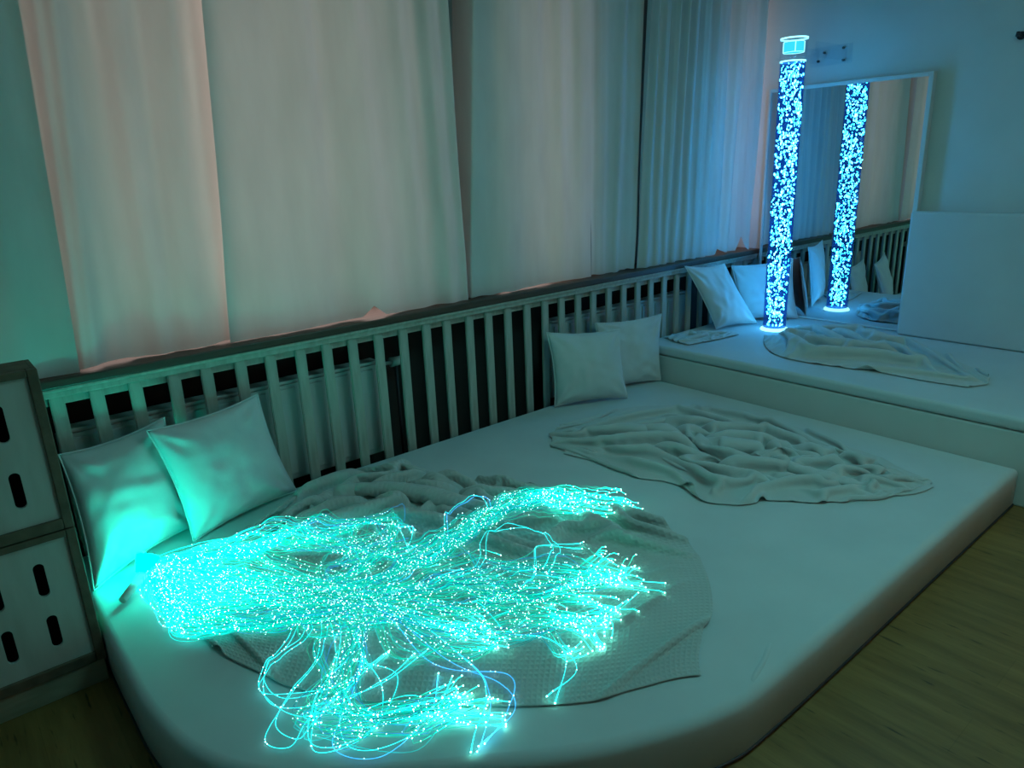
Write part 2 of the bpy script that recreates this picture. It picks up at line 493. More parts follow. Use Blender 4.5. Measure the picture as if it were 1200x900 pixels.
# ------------------------------------------------------------------ mattress, raised step, wall pad
BED = [(3.655, 0.84), (2.6, 0.84), (1.62, 0.842), (1.40, 0.865), (1.22, 0.925), (1.02, 1.02), (0.80, 1.17), (0.57, 1.34), (0.39, 1.50),
       (0.28, 1.70), (0.235, 1.95), (0.229, 2.20), (0.228, 2.50), (0.228, 3.045)]
def mattress():
    edge = catmull(BED, 110)
    edge = np.vstack([edge, [(3.655, 3.045)]])
    t = tag(empty('floor_mattress', (2.2, 1.9, 0)), 'large low white mattress with rounded corner lying on the wood floor', 'mattress')
    bm = bmesh.new()
    vs = [bm.verts.new((x, y, 0.0)) for x, y in edge]
    f = bm.faces.new(vs)
    if f.normal.z > 0: f.normal_flip()
    ext = bmesh.ops.extrude_face_region(bm, geom=[f])
    top = [v for v in ext['geom'] if isinstance(v, bmesh.types.BMVert)]
    for v in top:
        v.co.z = BED_Z
    bmesh.ops.recalc_face_normals(bm, faces=list(bm.faces))
    te = [e for e in bm.edges if all(abs(v.co.z - BED_Z) < 1e-6 for v in e.verts)]
    bmesh.ops.bevel(bm, geom=te, offset=.032, segments=6, profile=0.5, affect='EDGES', clamp_overlap=True)
    body = adopt(bm_obj('foam_body', bm, 'sheet', smooth=True), t)
    for p in body.data.polygons:
        p.use_smooth = len(p.vertices) < 8
    # piping seam round the foot of the cover
    pts = catmull(BED, 160)
    V, F = [], []
    for i, (x, y) in enumerate(pts):
        d = pts[min(i + 1, 159)] - pts[max(i - 1, 0)]
        d /= np.linalg.norm(d)
        nx_, ny_ = d[1] * -1, d[0]
        for k in range(6):
            a = k * math.pi / 3
            V.append((x + nx_ * .006 * math.cos(a), y + ny_ * .006 * math.cos(a), .008 + .006 * math.sin(a)))
    for i in range(159):
        for k in range(6):
            F.append((i * 6 + k, i * 6 + (k + 1) % 6, i * 6 + 6 + (k + 1) % 6, i * 6 + 6 + k))
    adopt(mesh_obj('bottom_piping', V, F, 'dark_metal', smooth=True), t)
    # a pulled crease of the sheet near the corner
    pts = catmull([(1.74, .935, 0), (1.66, .905, 0), (1.57, .883, 0), (1.52, .872, -.012)], 30)
    V, F = [], []
    for i, p in enumerate(pts):
        d = pts[min(i + 1, 29)] - pts[max(i - 1, 0)]
        d /= np.linalg.norm(d)
        s = math.sin(math.pi * i / 29)
        for q, hgt in ((-.012, -.002), (-.004, .006 * s), (.003, .007 * s), (.007, -.002)):
            V.append((p[0] - d[1] * q, p[1] + d[0] * q, BED_Z + p[2] + hgt))
    for i in range(29):
        for k in range(3):
            F.append((i * 4 + k, i * 4 + k + 1, i * 4 + 5 + k, i * 4 + 4 + k))
    adopt(mesh_obj('sheet_crease', V, F, 'sheet', smooth=True), t)
mattress()

step = tag(empty('raised_step', (4.35, 1.9, 0)), 'raised padded step at the end of the mattress below the mirror', 'step')
adopt(box('step_base', 3.665, XM - .002, 0.70, 3.04, 0.0, STEP_Z - .065, 'vinyl', bevel=.008), step)
adopt(box('top_mat', 3.658, XM - .002, 0.69, 3.045, STEP_Z - .062, STEP_Z, 'mat_top', bevel=.02, seg=4, smooth=False), step)
pad = tag(empty('wall_pad', (4.95, 1.3, STEP_Z)), 'pale padded wall panel standing on the step right of the mirror', 'wall pad')
adopt(box('pad_body', 4.895, 4.975, 0.72, 1.93, STEP_Z + .002, 1.215, 'mat_top', bevel=.018, seg=4), pad)
adopt(box('back_board', 4.977, XM - .003, 0.74, 1.915, STEP_Z + .002, 1.195, 'vinyl', bevel=.004), pad)

# ------------------------------------------------------------------ mirror
mir = tag(empty('wall_mirror', (5.0, 2.47, STEP_Z)), 'tall frameless-looking mirror with thin pale border behind the bubble tube', 'mirror')
mir['label'] = 'tall mirror with thin pale border behind the bubble tube'
my0, my1, mz0, mz1 = 1.925, 3.02, STEP_Z + .004, 2.035
adopt(box('mirror_glass', 4.988, 4.994, my0 + .028, my1 - .02, mz0 + .012, mz1 - .024, 'mirror'), mir)
adopt(box('backing', 4.995, XM - .002, my0 + .01, my1 - .01, mz0, mz1 - .01, 'frame'), mir)
for (a, b, c, d) in ((my0, my0 + .028, mz0, mz1), (my1 - .02, my1, mz0, mz1), (my0 + .028, my1 - .02, mz1 - .024, mz1), (my0 + .028, my1 - .02, mz0, mz0 + .012)):
    adopt(box('mirror_frame', 4.980, 5.03, a, b, c, d, 'frame', bevel=.003), mir)

# ------------------------------------------------------------------ bubble tube
def glow_colors(me, cols):
    a = me.color_attributes.new('glow', 'FLOAT_COLOR', 'POINT')
    c = np.ones((len(me.vertices), 4), np.float32)
    c[:, :3] = cols
    a.data.foreach_set('color', c.ravel())

TX, TY, TR = 4.54, 2.60, 0.081
tube = tag(empty('bubble_tube', (TX, TY, STEP_Z)), 'tall clear bubble tube glowing blue white on the step in front of the mirror', 'bubble tube')
adopt(cyl('base', (TX, TY, STEP_Z), (TX, TY, STEP_Z + .012), TR + .012, TR + .008, 'tube_glow', n=48), tube)
adopt(cyl('tube_wall', (TX, TY, STEP_Z + .012), (TX, TY, 2.275), TR, TR, 'acrylic', n=48, caps=False), tube)
adopt(cyl('water_column', (TX, TY, STEP_Z + .02), (TX, TY, 2.14), TR - .006, TR - .006, 'water', n=48), tube)
adopt(cyl('water_surface_ring', (TX, TY, 2.140), (TX, TY, 2.150), TR - .003, TR - .003, 'tube_glow', n=48, caps=False), tube)
adopt(cyl('top_cap', (TX, TY, 2.262), (TX, TY, 2.278), TR + .004, TR + .004, 'acrylic', n=48), tube)
adopt(cyl('cap_rim', (TX, TY, 2.272), (TX, TY, 2.282), TR + .002, TR + .002, 'tube_glow', n=48, caps=False), tube)
bm = bmesh.new()     # plug of the lid, seen as a bright lit rectangle
for (za, zb, r) in ((2.196, 2.199, .062), (2.256, 2.259, .062)):
    bmesh.ops.create_cone(bm, cap_ends=False, segments=32, radius1=r, radius2=r, depth=zb - za, matrix=Matrix.Translation((TX, TY, (za + zb) / 2)))
for a in (0.6, 2.2, 3.8, 5.3):
    add_box(bm, TX + .062 * math.cos(a) - .002, TX + .062 * math.cos(a) + .002, TY + .062 * math.sin(a) - .002, TY + .062 * math.sin(a) + .002, 2.196, 2.259)
adopt(bm_obj('lid_plug', bm, 'tube_glow'), tube)
adopt(cyl('lid_core', (TX, TY, 2.200), (TX, TY, 2.255), .060, .060, 'lid_glow', n=32), tube)

def bubbles(n):
    ico = bmesh.new()
    bmesh.ops.create_icosphere(ico, subdivisions=1, radius=1.0)
    bv = np.array([v.co[:] for v in ico.verts])
    bf = np.array([[v.index for v in f.verts] for f in ico.faces])
    ico.free()
    r = np.random.default_rng(3)
    V, F, C = [], [], []
    for i in range(n):
        z = STEP_Z + .03 + (2.12 - STEP_Z) * r.random() ** 0.93
        low = (z - STEP_Z) / 1.7
        spread = (TR - .010) * (0.72 + 0.28 * min(1, low * 4.0))
        rad = spread * math.sqrt(r.random()) if r.random() < .6 else spread * r.uniform(.8, 1)
        a = r.uniform(0, 2 * math.pi)
        c = np.array([TX + rad * math.cos(a), TY + rad * math.sin(a), z])
        s = np.array([.0036, .0036, .0088]) * r.uniform(.6, 1.3)
        if r.random() < .12: s = np.array([.0065, .0065, .010])
        tilt = r.normal(0, .8)
        az = r.uniform(0, 2 * math.pi)
        Rm = np.array((Matrix.Rotation(az, 3, 'Z') @ Matrix.Rotation(tilt, 3, 'X')).transposed().transposed())
        V.append((bv * s) @ Rm.T + c)
        F.append(bf + i * len(bv))
        t = r.random()
        col = np.array([.14, .80, 1.0]) if t < .5 else (np.array([.06, .75, .95]) if t < .75 else (np.array([.22, .70, 1.0]) if t < .92 else np.array([.05, .35, 1.0])))
        C.append(np.tile(col * r.uniform(.35, 1.2), (len(bv), 1)))
    o = mesh_obj('bubbles', np.vstack(V), np.vstack(F), 'bubble', smooth=True)
    glow_colors(o.data, np.vstack(C))
    o['kind'] = 'stuff'
    return o
adopt(bubbles(1020), tube)

# clear wall bracket that holds the tube's head, with its screws
br = tag(empty('tube_bracket', (4.8, 2.6, 2.17)), 'clear acrylic wall bracket with dark screws holding the bubble tube head', 'bracket')
bm = bmesh.new()
add_box(bm, TX + TR + .006, XM - .012, TY - .10, TY - .094, 2.165, 2.255)
add_box(bm, TX + TR + .006, XM - .012, TY + .094, TY + .10, 2.165, 2.255)
adopt(bm_obj('arm', bm, 'bracket'), br)
adopt(box('wall_plate', XM - .010, XM - .003, TY - .13, TY + .16, 2.15, 2.27, 'bracket', bevel=.002), br)
bm = bmesh.new()
for k in range(40):
    a0, a1 = [2 * math.pi * q / 40 for q in (k, k + 1)]
    for (ra, rb, z) in ((TR + .006, TR + .026, 2.168), (TR + .026, TR + .006, 2.160)):
        bm.faces.new([bm.verts.new((TX + rr * math.cos(aa), TY + rr * math.sin(aa), z)) for rr, aa in ((ra, a0), (rb, a0), (rb, a1), (ra, a1))])
bmesh.ops.remove_doubles(bm, verts=list(bm.verts), dist=1e-5)
adopt(bm_obj('collar', bm, 'bracket'), br)
for (y, z) in ((2.66, 2.232), (2.70, 2.183), (2.53, 2.247), (2.525, 2.172)):
    adopt(cyl('screw', (XM - .018, y, z), (XM - .003, y, z), .008, .007, 'dark_metal', n=12), br)
hook = tag(empty('wall_hook', (XM, 1.515, 2.17)), 'small dark hook high on the wall above the wall pad', 'hook')
adopt(cyl('plate', (XM - .012, 1.515, 2.175), (XM - .001, 1.515, 2.175), .022, .022, 'dark_metal', n=16), hook)
adopt(cyl('peg', (XM - .06, 1.515, 2.172), (XM - .012, 1.515, 2.175), .009, .008, 'dark_metal', n=12), hook)
adopt(cyl('peg_end', (XM - .066, 1.515, 2.168), (XM - .06, 1.515, 2.19), .012, .010, 'dark_metal', n=12), hook)

# ------------------------------------------------------------------ stacked crates
def slot_panel(name, x0, x1, z0, z1, slots, y, th):
    """board in the xz plane with rounded upright slots cut through it"""
    cu = bpy.data.curves.new(name, 'CURVE')
    cu.dimensions = '2D'
    cu.fill_mode = 'BOTH'
    cu.extrude = th / 2
    def poly(pts):
        sp = cu.splines.new('POLY')
        sp.points.add(len(pts) - 1)
        for p, (a, b) in zip(sp.points, pts):
            p.co = (a, b, 0, 1)
        sp.use_cyclic_u = True
    poly([(x0, z0), (x1, z0), (x1, z1), (x0, z1)])
    for (cx, cz, w_, h_) in slots:
        r = w_ / 2
        pts = [(cx + r * math.cos(a), cz + h_ / 2 - r + r * math.sin(a)) for a in np.linspace(0, math.pi, 9)]
        pts += [(cx + r * math.cos(a), cz - h_ / 2 + r + r * math.sin(a)) for a in np.linspace(math.pi, 2 * math.pi, 9)]
        poly(pts[::-1])
    tmp = bpy.data.objects.new('tmp', cu)
    COL.objects.link(tmp)
    bpy.context.view_layer.update()
    dg = bpy.context.evaluated_depsgraph_get()
    me = bpy.data.meshes.new_from_object(tmp.evaluated_get(dg))
    bpy.data.objects.remove(tmp, do_unlink=True)
    me.transform(Matrix.Translation((0, y + th / 2, 0)) @ Matrix.Rotation(math.pi / 2, 4, 'X'))
    me.name = name
    me.materials.clear()
    me.materials.append(M['crate_panel'])
    return link(bpy.data.objects.new(name, me))

def crate(z0, z1, label, plinth):
    xa, xb, ya, yb = -0.44, 0.222, 2.44, 2.60
    c = tag(empty('storage_crate', ((xa + xb) / 2, (ya + yb) / 2, 0.0 if plinth else z0)), label, 'crate', 'crates stacked beside the mattress')
    st = .028
    adopt(box('stile', xb - st, xb, ya, ya + .03, z0, z1, 'crate_wood', bevel=.003), c)
    adopt(box('stile', xa, xa + st, ya, ya + .03, z0, z1, 'crate_wood', bevel=.003), c)
    adopt(box('rail', xa + st, xb - st, ya, ya + .03, z1 - .022, z1, 'crate_wood', bevel=.003), c)
    adopt(box('rail', xa + st, xb - st, ya, ya + .03, z0, z0 + .035, 'crate_wood', bevel=.003), c)
    zs = (z0 + .155, z1 - .145)
    slots = [(cx, zz, .030, .115) for cx in (.104, -.015, -.135, -.255, -.355) for zz in zs]
    adopt(slot_panel('front_panel', xa + st, xb - st, z0 + .035, z1 - .022, slots, ya + .010, .012), c)
    adopt(box('side_panel', xb - .014, xb - .001, ya + .03, yb, z0, z1, 'crate_wood', bevel=.002), c)
    adopt(box('side_panel', xa + .001, xa + .014, ya + .03, yb, z0, z1, 'crate_wood', bevel=.002), c)
    adopt(box('back_panel', xa + .014, xb - .014, yb - .012, yb, z0, z1, 'crate_wood'), c)
    adopt(box('bottom_board', xa + .014, xb - .014, ya + .03, yb - .012, z0, z0 + .012, 'crate_wood'), c)
    adopt(box('top_board', xa + .014, xb - .014, ya + .03, yb - .012, z1 - .012, z1, 'crate_wood'), c)
    adopt(box('shade_backing', xa + .02, xb - .02, ya + .10, ya + .11, z0 + .014, z1 - .014, 'black'), c)  # black sheet standing in for the shade behind the slots
    if plinth:
        adopt(box('plinth', xa + .01, xb - .006, ya + .008, ya + .03, 0.0, z0 - .002, 'crate_plinth', bevel=.002), c)
        adopt(box('plinth', xa + .01, xb - .006, yb - .03, yb - .008, 0.0, z0 - .002, 'crate_plinth', bevel=.002), c)
    return c
crate(0.085, 0.568, 'grey slotted crate with dark wood edges standing on the floor, lower of two', True)
crate(0.572, 1.082, 'grey slotted crate with dark wood edges on top of another crate', False)

# ------------------------------------------------------------------ curtains
def curtain(label, xb0, xb1, xt0, xt1, ymid, folds, amp, hem_z, seed, lift=None, sway=0.0, edge_curl=(0, 0), flare=0.0, nx=150, nz=90, sharp=1.0, ridge=(), returns=(0, 0)):
    """one hanging panel: bottom spans xb0..xb1, top (at the rail) xt0..xt1"""
    zt = 2.98
    u = np.linspace(0, 1, nx)[None, :]
    t = np.linspace(0, 1, nz)[:, None] ** 0.85          # 0 at the hem, 1 at the rail
    lo, hi = (.09 if returns[0] else 0), (.91 if returns[1] else 1)
    ux = np.clip((u - lo) / (hi - lo), 0, 1)
    x = (xb0 + (xb1 - xb0) * ux) * (1 - t) + (xt0 + (xt1 - xt0) * ux) * t
    wob = u * folds + 0.35 * noise1(u * 3.1 + 5 * seed, seed)
    ph = 2 * math.pi * (wob + sway * (1 - t) * noise1(u * 4, seed + 9))
    y = np.sin(ph)
    y = np.sign(y) * np.abs(y) ** sharp
    a_u = 0.55 + 0.45 * noise1(u * folds * 0.8 + 3, seed + 1)
    a_t = amp * (0.45 + 0.55 * t)
    y = a_t * a_u * y
    y = y + 0.25 * amp * np.sin(ph * 2.3 + 2 * t) * a_u * t
    y = y + 0.012 * noise1(u * 6 + 0.9 * (1 - t), seed + 4) + 0.006 * noise1(u * 11 - 0.6 * t, seed + 6) * (1 - t)
    # soft diagonal drag folds near the hem
    drag = np.exp(-((t - 0.10) / 0.13) ** 2)
    y = y + 0.008 * drag * np.sin(13 * u * (xb1 - xb0) + 6 * t + seed)
    e0, e1 = edge_curl
    y = y + e0 * np.exp(-(u / 0.06) ** 2) + e1 * np.exp(-((1 - u) / 0.06) ** 2)
    for (rb, rt, rw, rh) in ridge:                       # single standing folds: x at hem, x at rail, width, height
        xr = rb + (rt - rb) * t
        y = y - rh * np.exp(-((x - xr) / rw) ** 2)
    # side edges that turn back towards the wall
    for side, dep in enumerate(returns):
        if dep:
            q = np.clip(1 - (u if side == 0 else 1 - u) / .09, 0, 1)
            y = y * (1 - q) + dep * q
    y = y + flare * np.exp(-(t / 0.10) ** 2)
    z = hem_z + (zt - hem_z) * t + np.zeros_like(u)
    hz = 0.006 * noise1(u * 5, seed + 2) + 0.004 * noise1(u * 13, seed + 3)
    if lift:
        for (c, w_, h_) in lift:
            xx = xb0 + (xb1 - xb0) * u
            hz = hz + h_ * np.clip(1 - np.abs(xx - c) / w_, 0, 1)
    z = np.maximum(z + hz * (1 - t) ** 6, 0.9015)
    P = np.stack([x + 0.004 * noise1(3 * t + u * 2, seed + 5), ymid + y, z], -1)
    o = grid_mesh('curtain', P, 'curtain')
    tag(o, label, 'curtain', 'curtains hanging over the window sill')
    # stitched hem band
    return o

curtain('teal lit curtain at the far left above the crates', -0.95, 0.415, -0.9, 0.51, 3.088, 5, .040, .905, 11, edge_curl=(0, -.012), sway=.2)
curtain('pale curtain left of the seam with a teal edge, second from the left', 0.30, 1.03, 0.38, 1.16, 3.150, 3.2, .034, .905, 22, edge_curl=(.0, .0), sway=.3, ridge=[(.47, .64, .035, .045), (.43, .585, .02, .03)])
curtain('wide pale grey curtain in the middle with a lifted hem corner', 1.0, 2.287, 1.135, 2.255, 3.118, 6, .030, .903, 33, lift=[(1.64, .055, .05)], edge_curl=(-.004, .0), sway=.3, returns=(0, .178))
curtain('warm beige curtain between the two narrow teal gaps', 2.312, 3.262, 2.465, 3.275, 3.130, 5, .024, .905, 44, edge_curl=(.0, .0), sway=.15, returns=(.166, 0))
curtain('dark teal green curtain strip left of the blue pleated curtain', 3.272, 3.67, 3.265, 3.77, 3.140, 3.3, .022, .905, 55, edge_curl=(0, -.01), sway=.1)
curtain('blue lit pleated curtain next to the mirror wall', 3.674, 4.93, 3.772, 4.965, 3.120, 11, .055, .905, 66, lift=[(4.6, .05, .03), (4.86, .06, .10)], edge_curl=(0, -.05), sway=.25, nx=300, sharp=.75)
rail = tag(empty('curtain_rail', (1.8, 3.13, 2.99)), 'white curtain rail under the ceiling along the window wall', 'curtain rail')
adopt(box('track', X0 + .01, XM - .005, 3.10, 3.16, 2.985, 3.015, 'frame', bevel=.004), rail)
for xx in (-1.0, 0.6, 2.2, 3.6, 4.9):
    adopt(box('bracket', xx - .015, xx + .015, 3.11, 3.15, 3.015, ZC, 'frame'), rail)

# ------------------------------------------------------------------ pillows
def pillow(label, TL, TRc, BR, BL, thick, seed, sag=0.03):
    """stuffed square cushion between four corner points, with pinched corners and a seam"""
    n = 40
    TL, TRc, BR, BL = [np.array(p, float) for p in (TL, TRc, BR, BL)]
    c = (TL + TRc + BR + BL) / 4
    nrm = np.cross(TRc - BL, TL - BR)
    nrm /= np.linalg.norm(nrm)
    if nrm[1] > 0: nrm = -nrm           # towards the viewer
    u = np.linspace(0, 1, n)
    uu, vv = np.meshgrid(u, u)
    # inward bow of the sides, corners stay out
    bow = 0.085
    su, sv = uu * 2 - 1, vv * 2 - 1
    pu = su * (1 - bow * (1 - sv ** 2) ** 1.0)
    pv = sv * (1 - bow * (1 - su ** 2) ** 1.0)
    a, b = (pu + 1) / 2, (pv + 1) / 2
    base = (BL * ((1 - a) * (1 - b))[..., None] + BR * (a * (1 - b))[..., None] + TRc * (a * b)[..., None] + TL * ((1 - a) * b)[..., None])
    prof = ((1 - np.abs(su) ** 2.6) * (1 - np.abs(sv) ** 2.6)) ** 0.55
    heavy = 1 + 0.28 * (-sv)            # filling settles low
    r = np.random.default_rng(seed)
    wr = 0
    for k in range(5):                   # wrinkles that run from the corners and across the belly
        ang = r.uniform(0, math.pi)
        fr = r.uniform(9, 17)
        cx, cy = r.uniform(-.8, .8, 2)
        env = np.exp(-(((su - cx) * math.cos(ang) + (sv - cy) * math.sin(ang)) / .35) ** 2 - (((su - cx) * -math.sin(ang) + (sv - cy) * math.cos(ang)) / .6) ** 2)
        wr = wr + 0.0032 * np.sin(fr * ((su) * math.cos(ang) + sv * math.sin(ang)) + r.uniform(0, 6)) * env
    for (cx, cy) in ((-1, -1), (1, -1), (1, 1), (-1, 1)):
        d = np.hypot(su - cx, sv - cy)
        th = np.arctan2(sv - cy, su - cx)
        wr = wr + 0.009 * np.sin(th * 9 + r.uniform(0, 6)) * np.exp(-((d - .35) / .28) ** 2)
    nz = smooth_noise(n, n, 8, seed) * 0.006 + smooth_noise(n, n, 4, seed + 1) * 0.004
    hF = prof * (thick * heavy) + (wr + nz) * np.sqrt(prof)
    hB = prof * thick * 0.55
    front = base + nrm * hF[..., None]
    back = base - nrm * hB[..., None]
    idx = np.arange(n * n).reshape(n, n)
    V = np.vstack([front.reshape(-1, 3), back.reshape(-1, 3)])
    F = []
    q = np.stack([idx[:-1, :-1], idx[:-1, 1:], idx[1:, 1:], idx[1:, :-1]], -1).reshape(-1, 4)
    F = np.vstack([q, q[:, ::-1] + n * n])
    bm = bmesh.new()
    me0 = bpy.data.meshes.new('t')
    me0.from_pydata(V.tolist(), [], F.tolist())
    bm.from_mesh(me0)
    bpy.data.meshes.remove(me0)
    bmesh.ops.remove_doubles(bm, verts=list(bm.verts), dist=1e-5)
    bmesh.ops.recalc_face_normals(bm, faces=list(bm.faces))
    lo = base.reshape(-1, 3)[:, 2].min()
    t = tag(empty('pillow', (c[0], c[1], lo)), label, 'pillow', 'white cushions along the window wall')
    adopt(bm_obj('cushion_cover', bm, 'pillow', smooth=True), t)
    # seam piping along the rim
    rim = np.vstack([base[0, :-1], base[:-1, -1], base[-1, ::-1][:-1], base[::-1, 0][:-1]])
    m = len(rim)
    V, F = [], []
    for i in range(m):
        d = rim[(i + 1) % m] - rim[i - 1]
        d /= np.linalg.norm(d)
        s = np.cross(d, nrm)
        s /= np.linalg.norm(s) + 1e-9
        for k in range(5):
            an = 2 * math.pi * k / 5
            V.append(rim[i] + .0035 * (nrm * math.cos(an) + s * math.sin(an)))
    for i in range(m):
        j = (i + 1) % m
        for k in range(5):
            F.append((i * 5 + k, i * 5 + (k + 1) % 5, j * 5 + (k + 1) % 5, j * 5 + k))
    adopt(mesh_obj('seam', V, F, 'piping', smooth=True), t)
    return t

pillow('big white cushion tucked between the crates and the slats, lit teal', (.275, 3.00, .63), (.665, 3.045, .665), (.67, 2.96, .20), (.255, 2.70, .20), .075, 1)
pillow('white cushion leaning on the slats over the cushion by the crates', (.570, 2.94, .66), (1.045, 3.02, .68), (1.14, 2.97, .20), (.635, 2.82, .20), .075, 2)
pillow('white cushion standing in front of another one at the middle of the slats', (2.775, 3.03, .645), (3.27, 2.90, .60), (3.20, 2.77, .20), (2.775, 2.975, .20), .07, 3)
pillow('white cushion half hidden behind another one beside the step', (3.19, 3.035, .63), (3.71, 2.93, .62), (3.63, 2.86, .20), (3.17, 2.99, .20), .05, 4)
pillow('white cushion on the step leaning against the slats', (4.05, 3.01, .885), (4.41, 2.94, .865), (4.60, 2.77, .43), (4.26, 2.88, .43), .055, 5)
pillow('white cushion on the step in the corner behind the bubble tube', (4.62, 3.02, .82), (4.94, 2.72, .86), (4.93, 2.64, .43), (4.60, 2.93, .43), .05, 6)

# ------------------------------------------------------------------ blankets (small position-based cloth solver)
def coons(bottom, right, top, left, nx, ny):
    """bottom: left->right, right: bottom->top, top: left->right, left: bottom->top"""
    B, T = catmull(bottom, nx), catmull(top, nx)
    L, R = catmull(left, ny), catmull(right, ny)
    u = np.linspace(0, 1, nx)[None, :, None]
    v = np.linspace(0, 1, ny)[:, None, None]
    return ((1 - v) * B[None] + v * T[None] + (1 - u) * L[:, None] + u * R[:, None]
            - ((1 - u) * (1 - v) * B[0] + u * (1 - v) * B[-1] + (1 - u) * v * T[0] + u * v * T[-1]))

def resample(A, ny, nx):
    """cubic-ish resampling of a grid by two passes of Catmull-Rom"""
    def along(B, n, ax):
        B = np.moveaxis(B, ax, 0)
        m = B.shape[0]
        t = np.linspace(0, m - 1, n)
        i = np.clip(t.astype(int), 0, m - 2)
        f = (t - i).reshape((-1,) + (1,) * (B.ndim - 1))
        p0, p1, p2, p3 = B[np.clip(i - 1, 0, m - 1)], B[i], B[i + 1], B[np.clip(i + 2, 0, m - 1)]
        R = 0.5 * (2 * p1 + (p2 - p0) * f + (2 * p0 - 5 * p1 + 4 * p2 - p3) * f ** 2 + (3 * p1 - p0 - 3 * p2 + p3) * f ** 3)
        return np.moveaxis(R, 0, ax)
    return along(along(A, ny, 0), nx, 1)

def drape(XY, su, sv, z0, seed=0, levels=((4, 90), (2, 60), (1, 30)), iters=8, bend=0.22, pull=0.02, maxh=0.10, seed_amp=0.02, grav=0.0016, cell=3):
    """lay a cloth on z0: XY is the plan it ends up covering; su/sv say how much
    longer than the plan the cloth is across and along, so the surplus buckles into folds.
    Solved coarse to fine so that wide folds form first and small wrinkles ride on them."""
    NY, NX = XY.shape[:2]
    P = None
    for lev, (step, steps) in enumerate(levels):
        ny, nx = (NY - 1) // step + 1, (NX - 1) // step + 1
        XYl = resample(XY, ny, nx)
        sul, svl = resample(su, ny, nx), resample(sv, ny, nx)
        if P is None:
            P = np.zeros((ny, nx, 3))
            P[..., :2] = XYl
            P[..., 2] = z0 + .006 + seed_amp * np.abs(smooth_noise(ny, nx, cell, seed))
        else:
            P = resample(P, ny, nx)
            P[..., 2] += .0015 * smooth_noise(ny, nx, 3, seed + 7)
        P = relax(P, XYl, sul, svl, z0, steps, iters, bend, pull, maxh, grav * (0.7 ** lev))
    return P

def relax(P, XY, su, sv, z0, steps, iters, bend, pull, maxh, grav):
    lu = np.linalg.norm(np.diff(XY, axis=1), axis=-1) * (su[:, 1:] + su[:, :-1]) / 2
    lv = np.linalg.norm(np.diff(XY, axis=0), axis=-1) * (sv[1:] + sv[:-1]) / 2
    lud = lu[:, 1:] + lu[:, :-1]
    lvd = lv[1:] + lv[:-1]
    ldiag = np.sqrt(((lu[:-1] + lu[1:]) / 2) ** 2 + ((lv[:, :-1] + lv[:, 1:]) / 2) ** 2)
    old = P.copy()
    def solve(A, B, L, k):
        d = B - A
        n = np.sqrt((d * d).sum(-1)) + 1e-9
        q = (0.5 * k * (n - L) / n)[..., None] * d
        A += q
        B -= q
    for s in range(steps):
        vel = (P - old) * 0.88
        old = P.copy()
        P = P + vel
        P[..., 2] -= grav
        for it in range(iters):
            solve(P[:, 0:-1:2], P[:, 1::2], lu[:, 0::2], 1.0)
            solve(P[:, 1:-1:2], P[:, 2::2], lu[:, 1::2], 1.0)
            solve(P[0:-1:2], P[1::2], lv[0::2], 1.0)
            solve(P[1:-1:2], P[2::2], lv[1::2], 1.0)
            solve(P[:-1, :-1], P[1:, 1:], ldiag, 0.2)
            solve(P[:-1, 1:], P[1:, :-1], ldiag, 0.2)
            for o in range(3):
                a, b = P[:, o:-2:3], P[:, o + 2::3]
                m = min(a.shape[1], b.shape[1]); solve(a[:, :m], b[:, :m], lud[:, o::3][:, :m], bend)
                a, b = P[o:-2:3], P[o + 2::3]
                m = min(a.shape[0], b.shape[0]); solve(a[:m], b[:m], lvd[o::3][:m], bend)
            low = P[..., 2] < z0 + .004
            P[..., 2] = np.clip(P[..., 2], z0 + .004, z0 + maxh)
            P[low, :2] = P[low, :2] * .4 + old[low, :2] * .6
        P[..., :2] += pull * (XY - P[..., :2])
    return P

def cloth_uv(XY, su, sv):
    ny, nx = XY.shape[:2]
    lu = np.linalg.norm(np.diff(XY, axis=1), axis=-1).mean(0)
    lv = np.linalg.norm(np.diff(XY, axis=0), axis=-1).mean(1)
    cu, cv = np.r_[0, np.cumsum(lu)], np.r_[0, np.cumsum(lv)]
    return np.stack(np.meshgrid(cu, cv), -1)

def blanket(label, P, uv, mat, thick=.004):
    o = grid_mesh('blanket', P, mat, uv=uv)
    md = o.modifiers.new('thickness', 'SOLIDIFY')
    md.thickness = thick
    md.offset = 1.0
    sb = o.modifiers.new('smooth', 'SUBSURF')
    sb.levels = sb.render_levels = 1
    tag(o, label, 'blanket', 'blankets left on the mattress and step')
    return o

def bump2(U, V, cu, cv, ru, rv):
    return np.exp(-((U - cu) / ru) ** 2 - ((V - cv) / rv) ** 2)

# crumpled throw across the middle of the mattress
nx, ny = 157, 85
XY = coons([(2.34, 2.42), (2.36, 2.02), (2.44, 1.84), (2.40, 1.62), (2.64, 1.40), (2.78, 1.24), (3.02, 1.07), (3.17, 1.03)],
           [(3.17, 1.03), (3.22, 1.06), (3.24, 1.14)],
           [(2.62, 2.72), (2.90, 2.66), (3.12, 2.60), (3.32, 2.40), (3.42, 2.0), (3.40, 1.70), (3.34, 1.42), (3.24, 1.14)],
           [(2.34, 2.42), (2.40, 2.62), (2.62, 2.72)], nx, ny)
U, V = np.meshgrid(np.linspace(0, 1, nx), np.linspace(0, 1, ny))
su = 1.06 + .40 * bump2(U, V, .70, .45, .35, .4)
sv = 1.15 + 1.35 * bump2(U, V, .45, .45, .5, .32) + .8 * bump2(U, V, .85, .5, .25, .6)
P = drape(XY, su, sv, BED_Z, seed=21, maxh=.085)
blanket('crumpled white throw lying across the middle of the mattress', P, cloth_uv(XY, su, sv), 'blanket')

